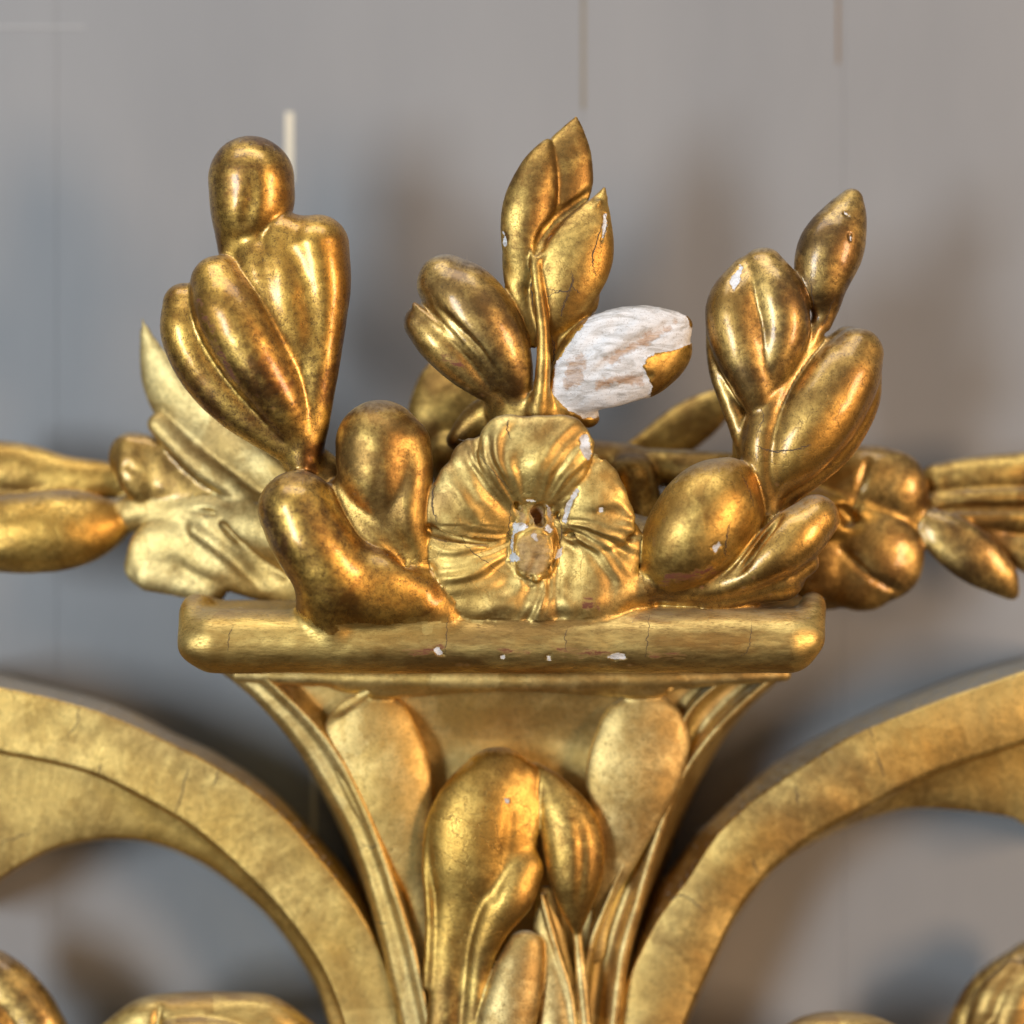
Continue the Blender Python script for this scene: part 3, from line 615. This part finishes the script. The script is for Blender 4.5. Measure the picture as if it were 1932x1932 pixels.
# ------------------------------------------------------------------ lofted frame members
def loft(name, rails, mat, parent, n=90, m=4, close=True, sharp=()):
    """surface through rails (lists of (px,py,depth)); rails joined smoothly across except at sharp ones"""
    Rl = []
    for r in rails:
        Pm = np.array([PT(*p) for p in r]); seg = np.r_[0, np.cumsum(np.linalg.norm(np.diff(Pm, axis=0), axis=1))]
        c = crom(Pm, 300); ln = np.r_[0, np.cumsum(np.linalg.norm(np.diff(c, axis=0), axis=1))]
        tt = np.linspace(0, ln[-1], n); Rl.append(np.stack([np.interp(tt, ln, c[:, i]) for i in range(3)], 1))
    Rl = np.array(Rl)                                     # (rails, n, 3)
    if close: Rl = np.concatenate([Rl, Rl[:1]])
    rows = []
    K = len(Rl)
    for i in range(K-1):
        a, b = Rl[i], Rl[i+1]
        p0 = Rl[i-1] if i > 0 else (Rl[K-2] if close else 2*a-b)
        p3 = Rl[i+2] if i+2 < K else (Rl[1] if close else 2*b-a)
        if i in sharp: p0 = a-(b-a)*.3
        if i+1 in sharp: p3 = b+(b-a)*.3
        # limit tangents to the span
        La = np.linalg.norm(b-a, axis=1)[:, None]+1e-6
        t0 = (b-p0); t1 = (p3-a)
        t0 = t0/(np.linalg.norm(t0, axis=1)[:, None]+1e-6)*La; t1 = t1/(np.linalg.norm(t1, axis=1)[:, None]+1e-6)*La
        for j in range(m):
            f = j/m
            rows.append((2*f**3-3*f*f+1)*a+(f**3-2*f*f+f)*t0+(-2*f**3+3*f*f)*b+(f**3-f*f)*t1)
    if not close: rows.append(Rl[-1])
    G = np.array(rows); r_, c_ = G.shape[:2]
    V = G.reshape(-1, 3)
    i, j = np.meshgrid(np.arange(r_ if close else r_-1), np.arange(c_-1), indexing='ij')
    i2 = (i+1) % r_
    Q = np.stack([i*c_+j, i*c_+j+1, i2*c_+j+1, i2*c_+j], -1).reshape(-1, 4)
    N = normals(V, Q)
    # orient outwards: the widest front-facing rails must look to the camera
    fr = V[:, 1] < np.percentile(V[:, 1], 30)
    if N[fr, 1].mean() > 0: Q = Q[:, ::-1]; N = -N
    V = V+N*(1.6*wob(V, 60, 5)+.4*wob(V, 18, 1.3)+.2*wob(V, 6, 2.1))[:, None]
    N = normals(V, Q)
    return make(name, V, Q, N, mat, parent)

def off(r, dx, dy, d): return [(p[0]+dx, p[1]+dy, d if not callable(d) else d(p)) for p in r]
def dep(r, d): return [(x, y, d) for x, y in r]

# left scroll
LO = [(-60, 1268), (0, 1276), (124, 1305), (219, 1334), (331, 1388), (417, 1429), (517, 1496), (599, 1582), (661, 1657), (705, 1735), (748, 1850), (762, 1990)]
LT = [(-60, 1288), (0, 1295), (124, 1322), (215, 1351), (289, 1384), (413, 1446), (517, 1520), (599, 1611), (661, 1690), (703, 1762), (742, 1870), (756, 1990)]
LB = [(-60, 1408), (0, 1417), (124, 1442), (207, 1471), (331, 1537), (413, 1599), (496, 1677), (558, 1748), (612, 1830), (649, 1921), (664, 1990)]
LI = [(-60, 1720), (0, 1661), (62, 1620), (124, 1595), (207, 1582), (289, 1591), (372, 1624), (434, 1665), (496, 1719), (550, 1785), (595, 1859), (620, 1932), (636, 1990)]
loft('scroll', [dep(LO, -235), dep(LT, -150), off(LT, -2, 8, -143), [(a[0]*.5+b[0]*.5, a[1]*.5+b[1]*.5, -146) for a, b in zip(LT, [LT[0]]*0 or [(x, y) for x, y in zip(np.interp(np.linspace(0, 1, 12), np.linspace(0, 1, 11), [p[0] for p in LB]), np.interp(np.linspace(0, 1, 12), np.linspace(0, 1, 11), [p[1] for p in LB]))])],
     off(dep(LB, 0), 2, -10, -146), dep(LB, -148), off(dep(LB, 0), -3, 6, -160), [(p[0], p[1]-8, -178) for p in LI], dep(LI, -196), dep(LI, -425), [(p[0]-12, p[1]+22, -425) for p in LO]],
     M_SCROLL, root, n=260, m=4, sharp=(0, 9))
# right scroll
RO = [(2000, 1232), (1932, 1246), (1830, 1273), (1699, 1321), (1589, 1369), (1479, 1431), (1413, 1483), (1330, 1562), (1273, 1637), (1229, 1695), (1200, 1780), (1172, 1900), (1160, 1990)]
RT = [(2000, 1246), (1932, 1264), (1830, 1299), (1699, 1347), (1589, 1396), (1479, 1466), (1413, 1514), (1347, 1580), (1295, 1659), (1246, 1724), (1211, 1790), (1178, 1870), (1160, 1990)]
RB = [(2000, 1384), (1932, 1400), (1852, 1426), (1742, 1466), (1633, 1523), (1545, 1571), (1479, 1617), (1435, 1659), (1382, 1734), (1343, 1813), (1312, 1878), (1290, 1932), (1272, 1990)]
RI = [(2000, 1590), (1932, 1554), (1896, 1538), (1786, 1525), (1699, 1527), (1611, 1554), (1545, 1584), (1481, 1622), (1437, 1664), (1384, 1738), (1346, 1816), (1316, 1880), (1294, 1934), (1276, 1990)]
mid = [((a[0]+b[0])/2, (a[1]+b[1])/2, -142) for a, b in zip(RT, RB)]
loft('scroll', [dep(RO, -235), dep(RT, -155), off(RT, 2, 8, -148), mid, off(RB, -2, -10, -150), dep(RB, -156), off(RB, 3, 5, -170), [(p[0], p[1]-3, -200) for p in RI], dep(RI, -222), dep(RI, -425), [(p[0]+12, p[1]+22, -425) for p in RO]],
     M_SCROLL, root, n=260, m=4, sharp=(0, 9))

# trumpet body under the ledge: rails from left edge to right edge
VY = [1262, 1330, 1400, 1480, 1580, 1700, 1800, 1932, 2000]
def vr(xs, d): return [(x, y, dd) for x, y, dd in zip(xs, VY, d if hasattr(d, '__len__') else [d]*len(VY))]
vase = [vr([470, 550, 600, 646, 690, 728, 750, 780, 795], -400),
        vr([410, 490, 550, 602, 656, 696, 722, 753, 766], -150),
        vr([428, 504, 564, 616, 668, 707, 732, 762, 776], -118),
        vr([456, 532, 594, 644, 690, 732, 760, 790, 802], -112),
        vr([484, 558, 621, 668, 711, 752, 782, 810, 822], -98),
        vr([498, 572, 633, 680, 722, 761, 790, 816, 828], -118),
        vr([540, 606, 660, 700, 738, 772, 798, 822, 834], -150),
        vr([700, 740, 770, 800, 820, 830, 840, 850, 856], [-112, -140, -165] + [-165]*6),
        vr([966]*9, [-100, -138, -170] + [-170]*6),
        vr([1230, 1190, 1160, 1130, 1110, 1098, 1084, 1072, 1060], [-112, -140, -165] + [-165]*6),
        vr([1350, 1290, 1256, 1226, 1186, 1136, 1100, 1084, 1074], -150),
        vr([1390, 1310, 1272, 1240, 1198, 1146, 1110, 1092, 1082], -112),
        vr([1410, 1330, 1288, 1250, 1208, 1158, 1124, 1106, 1096], -146),
        vr([1450, 1368, 1310, 1264, 1222, 1180, 1150, 1132, 1122], -150),
        vr([1476, 1396, 1330, 1278, 1238, 1202, 1174, 1156, 1148], -116),
        vr([1497, 1414, 1345, 1290, 1252, 1216, 1188, 1171, 1164], -140),
        vr([1440, 1370, 1320, 1280, 1236, 1190, 1160, 1140, 1130], -400)]
loft('trumpet_body', vase, M_PALE, root, n=160, m=5)

cb = Carve(440, 1500, 1255, 2000, -330, -20, 3.0)
# top moulding directly under the ledge
cb.lobe('neck_moulding', [(450, 1272, -120, 16), (700, 1278, -100, 22), (966, 1280, -92, 24), (1250, 1278, -100, 22), (1480, 1272, -120, 14)], k=8)
cb.lobe('scallop', [(640, 1290, -112, 14), (700, 1300, -110, 18), (790, 1300, -108, 16), (880, 1290, -98, 15), (966, 1284, -94, 14), (1060, 1290, -98, 15), (1150, 1300, -108, 16), (1230, 1298, -110, 18), (1300, 1288, -112, 14)], k=14)
# side tongues
cb.lobe('tongue#ta', [(698, 1398, -122, 92), (722, 1454, -120, 90), (746, 1524, -120, 74), (764, 1604, -124, 52), (786, 1690, -132, 24), (800, 1800, -142, 20)], flat=.28, k=3)
cb.lobe('tongue#tb', [(1214, 1396, -122, 90), (1196, 1454, -120, 90), (1178, 1530, -120, 70), (1160, 1610, -124, 46), (1138, 1700, -132, 22), (1122, 1800, -142, 20)], flat=.28, k=3)
cb.groove([(762, 1312, -112, 8), (812, 1380, -108, 7), (826, 1440, -108, 7), (822, 1500, -110, 5)], k=3)
cb.groove([(612, 1352, -104, 10), (640, 1336, -104, 14), (690, 1304, -106, 12)], k=6)
cb.groove([(1300, 1312, -104, 12), (1280, 1302, -104, 14), (1256, 1292, -106, 10)], k=8)
cb.groove([(1180, 1304, -112, 8), (1124, 1356, -108, 7), (1100, 1425, -108, 7), (1096, 1490, -110, 4)], k=3)
# central bud
cb.lobe('bud#ba', [(940, 1484, -96, 76), (908, 1548, -86, 96), (896, 1610, -84, 88), (880, 1690, -88, 60), (862, 1780, -94, 46), (850, 1880, -98, 42), (840, 2000, -100, 42)], flat=.5, k=6)
cb.lobe('bud#ba', [(985, 1470, -90, 34), (990, 1540, -84, 32), (970, 1600, -84, 40)], flat=.6, k=12)
cb.lobe('bud#bb', [(984, 1640, -80, 42), (962, 1690, -72, 46), (930, 1745, -72, 34), (905, 1820, -78, 24), (892, 1900, -82, 22), (884, 2000, -84, 22)], flat=.7, k=14)
cb.lobe('bud#bc', [(1012, 1446, -100, 10), (1046, 1500, -92, 36), (1078, 1570, -86, 58), (1086, 1640, -84, 54), (1086, 1700, -86, 34), (1088, 1752, -90, 12)], flat=.7, k=4)
cb.lobe('bud#bd', [(990, 1790, -84, 36), (975, 1850, -76, 50), (955, 1930, -76, 56), (940, 2010, -80, 56)], flat=.6, k=5)
cb.lobe('stem#st', [(1030, 1690, -112, 20), (1040, 1790, -110, 34), (1050, 1900, -110, 44), (1056, 2000, -110, 48)], flat=.7, k=8)
cb.lobe('stem#st', [(1088, 1750, -96, 10), (1096, 1830, -92, 12), (1106, 1930, -92, 13), (1110, 2000, -92, 13)], k=5)
cb.lobe('stem#st', [(1022, 1690, -92, 6), (1050, 1790, -86, 7), (1076, 1880, -86, 8), (1090, 2000, -86, 8)], k=4)
cb.groove([(1018, 1440, -72, 4), (1030, 1540, -50, 7), (1024, 1610, -48, 6), (1038, 1660, -48, 6)], k=6)
cb.groove([(864, 1700, -30, 4), (864, 1780, -50, 10), (868, 1880, -58, 12), (870, 2000, -60, 12)], k=24)
cb.groove([(782, 1700, -100, 8), (786, 1745, -98, 13), (796, 1785, -100, 7)], k=4)
cb.lobe('bud#ba', [(838, 1500, -84, 10), (812, 1560, -84, 11), (806, 1640, -86, 11), (812, 1740, -90, 10), (806, 1860, -94, 9)], k=10)
cb.groove([(1062, 1470, -52, 3), (1090, 1540, -40, 6), (1100, 1620, -40, 6), (1092, 1700, -52, 4)], k=14)
cb.groove([(970, 1500, -40, 5), (960, 1600, -40, 8), (930, 1690, -40, 6)], k=20)
mb = {'scallop': M_PALE, 'neck_moulding': M_PALE, 'ta': M_PALE, 'tb': M_PALE, 'ba': M_LEAF, 'bb': M_LEAF, 'bc': M_LEAF, 'bd': M_PALE, 'st': M_PALE}
build(cb, root, mb, M_PALE, None); del cb

# the frame goes on below the view: unseen block, added to shade the wall
boxmesh('unseen_frame_block', -2600, 2600, 40, 540, -2300, -1085, M_LEDGE, root, 30)
# ornaments rising from below
cc = Carve(-80, 660, 1770, 2020, -330, -60, 4.0)
cc.lobe('leaf#la', [(-60, 1800, -190, 30), (0, 1850, -180, 50), (50, 1910, -175, 56), (90, 1990, -175, 60)], flat=.8, k=5)
cc.lobe('leaf#lb', [(-60, 1880, -170, 40), (-10, 1930, -160, 44), (30, 2000, -160, 44)], k=5)
cc.lobe('shell#lc', [(190, 1990, -150, 40), (280, 1925, -150, 44), (390, 1915, -150, 44), (500, 1925, -155, 46), (590, 1985, -160, 44)], k=8)
cc.lobe('shell#lc', [(270, 2000, -120, 40), (330, 1960, -120, 44), (430, 1960, -120, 40), (520, 2000, -120, 40)], k=6)
cc.groove([(300, 1900, -110, 6), (290, 1960, -100, 8), (270, 2020, -95, 8)], k=8)
build(cc, root, {'la': M_BRONZE, 'lb': M_BURN, 'lc': M_LEDGE}, M_LEDGE, None); del cc
cc = Carve(1400, 2010, 1740, 2020, -330, -60, 4.0)
cc.lobe('leaf_cluster#ra', [(1830, 1990, -270, 60), (1880, 1900, -260, 70), (1960, 1850, -260, 80)], flat=.6, k=8)
cc.lobe('leaf#rp<ra', [(1840, 1960, -220, 20), (1868, 1890, -205, 32), (1910, 1830, -210, 22)], flat=.8, k=6)
cc.lobe('leaf#rq<ra', [(1890, 1980, -205, 26), (1914, 1900, -195, 38), (1950, 1830, -205, 26)], flat=.8, k=6)
cc.lobe('leaf#rs<ra', [(1850, 2010, -200, 24), (1890, 1950, -190, 30), (1930, 1930, -190, 26)], flat=.8, k=6)
cc.lobe('shell#rb', [(1470, 1990, -170, 40), (1540, 1955, -170, 44), (1640, 1962, -170, 46), (1720, 2000, -170, 40)], k=8)
build(cc, root, {'ra': M_BRONZE}, M_LEDGE, None); del cc

# ------------------------------------------------------------------ fluff and dust fibres caught on upper edges
rngd = np.random.default_rng(11)
dv, df = [], []
def fibres(V, N, count, mn=.55, ln=(5, 17), wid=.55):
    c = np.where((N[:, 2] > mn))[0]
    for i in rngd.choice(c, min(count, len(c)), replace=False):
        p = V[i]+N[i]*.6; t = np.cross(N[i], rngd.normal(size=3)); t /= np.linalg.norm(t)+1e-6
        d_ = t*.8+N[i]*rngd.uniform(0, .7); L_ = rngd.uniform(*ln); b_ = rngd.normal(size=3)*.5
        side = np.cross(d_, N[i]); side /= np.linalg.norm(side)+1e-6
        base = len(dv)
        for k_ in range(5):
            f = k_/4; q = p+d_*L_*f+b_*L_*f*f*.6
            w_ = wid*(1-.6*f)
            for a_ in (0, 2.09, 4.19): dv.append(q+side*w_*math.cos(a_)+N[i]*w_*math.sin(a_))
        for k_ in range(4):
            for a_ in range(3):
                o_ = base+k_*3; df.append((o_+a_, o_+(a_+1) % 3, o_+3+(a_+1) % 3, o_+3+a_))
NF = normals(VF, QF)
fibres(VF, NF, 200, .6, (4, 12), .4)
for o_ in [o for o in root.children if o.name.startswith('scroll')]:
    vv = np.empty(len(o_.data.vertices)*3, np.float32); o_.data.vertices.foreach_get('co', vv); vv = vv.reshape(-1, 3)/U
    nn = np.empty(len(o_.data.vertices)*3, np.float32); o_.data.vertices.foreach_get('normal', nn); nn = nn.reshape(-1, 3)
    m_ = vv[:, 1] < 270
    fibres(vv[m_], nn[m_], 200, .5, (6, 16), .5)
me = bpy.data.meshes.new('dust_fibres'); me.from_pydata((np.array(dv)*U).tolist(), [], df); me.materials.append(M_DUST)
o = bpy.data.objects.new('dust_fibres', me); COL.objects.link(o); o.parent = root; o['kind'] = 'stuff'

# ------------------------------------------------------------------ cracks in the gilding, opened lines lying on the carving
bvh = BVHTree.FromPolygons([tuple(v) for v in VF.tolist()], QF.tolist())
camp = Vector((0, -CD, 0))
back = [], []
for o_ in root.children:
    if o_.name.startswith(('scroll', 'trumpet')):
        n0 = len(back[0]); back[0].extend([tuple(v.co/U) for v in o_.data.vertices]); back[1].extend([[n0+i for i in p.vertices] for p in o_.data.polygons])
bvh_back = BVHTree.FromPolygons(*back)
def hit(px, py):
    d = Vector(PT(px, py, 0).tolist())-camp
    r_ = bvh.ray_cast(camp, d.normalized())
    if r_[0] is None: r_ = bvh_back.ray_cast(camp, d.normalized())
    return r_
rng = np.random.default_rng(4)
def cracks(lines, mat, name='crack', wid=1.25):
    vs, fs = [], []
    for ln in lines:
        P = crom([(x, y) for x, y in ln], len(ln)*7)
        P[1:-1] += rng.normal(0, 1.1, P[1:-1].shape)
        prev = None
        for i, (x, y) in enumerate(P):
            t = P[min(i+1, len(P)-1)]-P[max(i-1, 0)]; t /= np.linalg.norm(t)+1e-6
            w_ = wid*(.35+.65*math.sin(math.pi*(i+.5)/len(P)))*rng.uniform(.6, 1.3)
            a, _, _, da = hit(x-t[1]*w_/2, y+t[0]*w_/2); b, _, _, db = hit(x+t[1]*w_/2, y-t[0]*w_/2)
            if a is None or b is None or abs(da-db) > 12: prev = None; continue
            dirn = (camp-a).normalized()*.45
            vs += [a+dirn, b+dirn]; cur = len(vs)-2
            if prev is not None and (vs[prev]-vs[cur]).length < 25: fs.append((prev, prev+1, cur+1, cur))
            prev = cur
    if not fs: return
    me = bpy.data.meshes.new(name); me.from_pydata([(v*U)[:] for v in vs], [], fs); me.materials.append(mat)
    o = bpy.data.objects.new(name, me); COL.objects.link(o); o.parent = root; return o
cracks([[(845, 1165), (843, 1200), (840, 1232)], [(1070, 1186), (1066, 1200), (1069, 1228)], [(1225, 1160), (1222, 1200), (1218, 1240)], [(1418, 1168), (1416, 1200), (1412, 1225), (1398, 1238)],
        [(440, 1180), (432, 1200), (430, 1230)],
        [(1000, 500), (1002, 540), (1004, 580)], [(1078, 510), (1080, 535), (1072, 560), (1060, 580)], [(1080, 540), (1095, 555)], [(1030, 545), (1050, 548), (1072, 550)],
        [(1040, 640), (1045, 660), (1042, 690)], [(1138, 400), (1146, 420), (1138, 450), (1130, 470)], [(960, 790), (958, 810), (962, 826)],
        [(1530, 500), (1532, 560), (1545, 610)], [(1424, 840), (1450, 850), (1500, 848), (1530, 840)], [(1436, 770), (1440, 790), (1425, 820)], [(1575, 560), (1560, 600), (1552, 615)],
        [(1380, 985), (1372, 1010), (1368, 1040), (1375, 1050)], [(1400, 900), (1412, 920), (1425, 960)], [(905, 860), (930, 890), (965, 925)], [(870, 1010), (890, 1040), (945, 1080)],
        [(965, 950), (960, 1000), (966, 1040)], [(1046, 960), (1060, 1000), (1052, 1040)], [(818, 900), (815, 950), (825, 980)]], M_CRACK, 'crack')
cracks([[(1000, 505), (1003, 540), (1006, 575)], [(1030, 560), (1050, 552), (1072, 548), (1082, 530), (1080, 515)], [(1072, 550), (1062, 580), (1058, 596)], [(1138, 420), (1128, 450), (1118, 490), (1124, 520)],
        [(1040, 632), (1046, 660), (1042, 690)], [(1428, 842), (1460, 852), (1500, 848), (1530, 838)], [(958, 792), (958, 812), (964, 830)], [(1376, 990), (1370, 1020), (1368, 1050)], [(820, 905), (816, 950), (824, 985)]], M_CRACK, 'crack', 2.0)
cracks([[(155, 1325), (148, 1345), (146, 1365), (125, 1392)], [(356, 1448), (346, 1485), (330, 1538)], [(412, 1452), (408, 1470), (402, 1482)], [(190, 1440), (186, 1460)], [(1648, 1415), (1660, 1440), (1668, 1465)], [(1420, 1620), (1430, 1650)],
        [(1640, 1372), (1646, 1392)], [(1260, 1700), (1290, 1690), (1330, 1720)], [(700, 1740), (730, 1742)], [(680, 1590), (700, 1600), (712, 1590)], [(1240, 1560), (1262, 1580)], [(60, 1570), (30, 1580), (0, 1590)], [(1500, 1480), (1508, 1520)]], M_CRACK, 'crack', 2.2)
for nm in ('crack', 'crack.001', 'crack.002'):
    o = bpy.data.objects.get(nm)
    if o: o['kind'] = 'stuff'
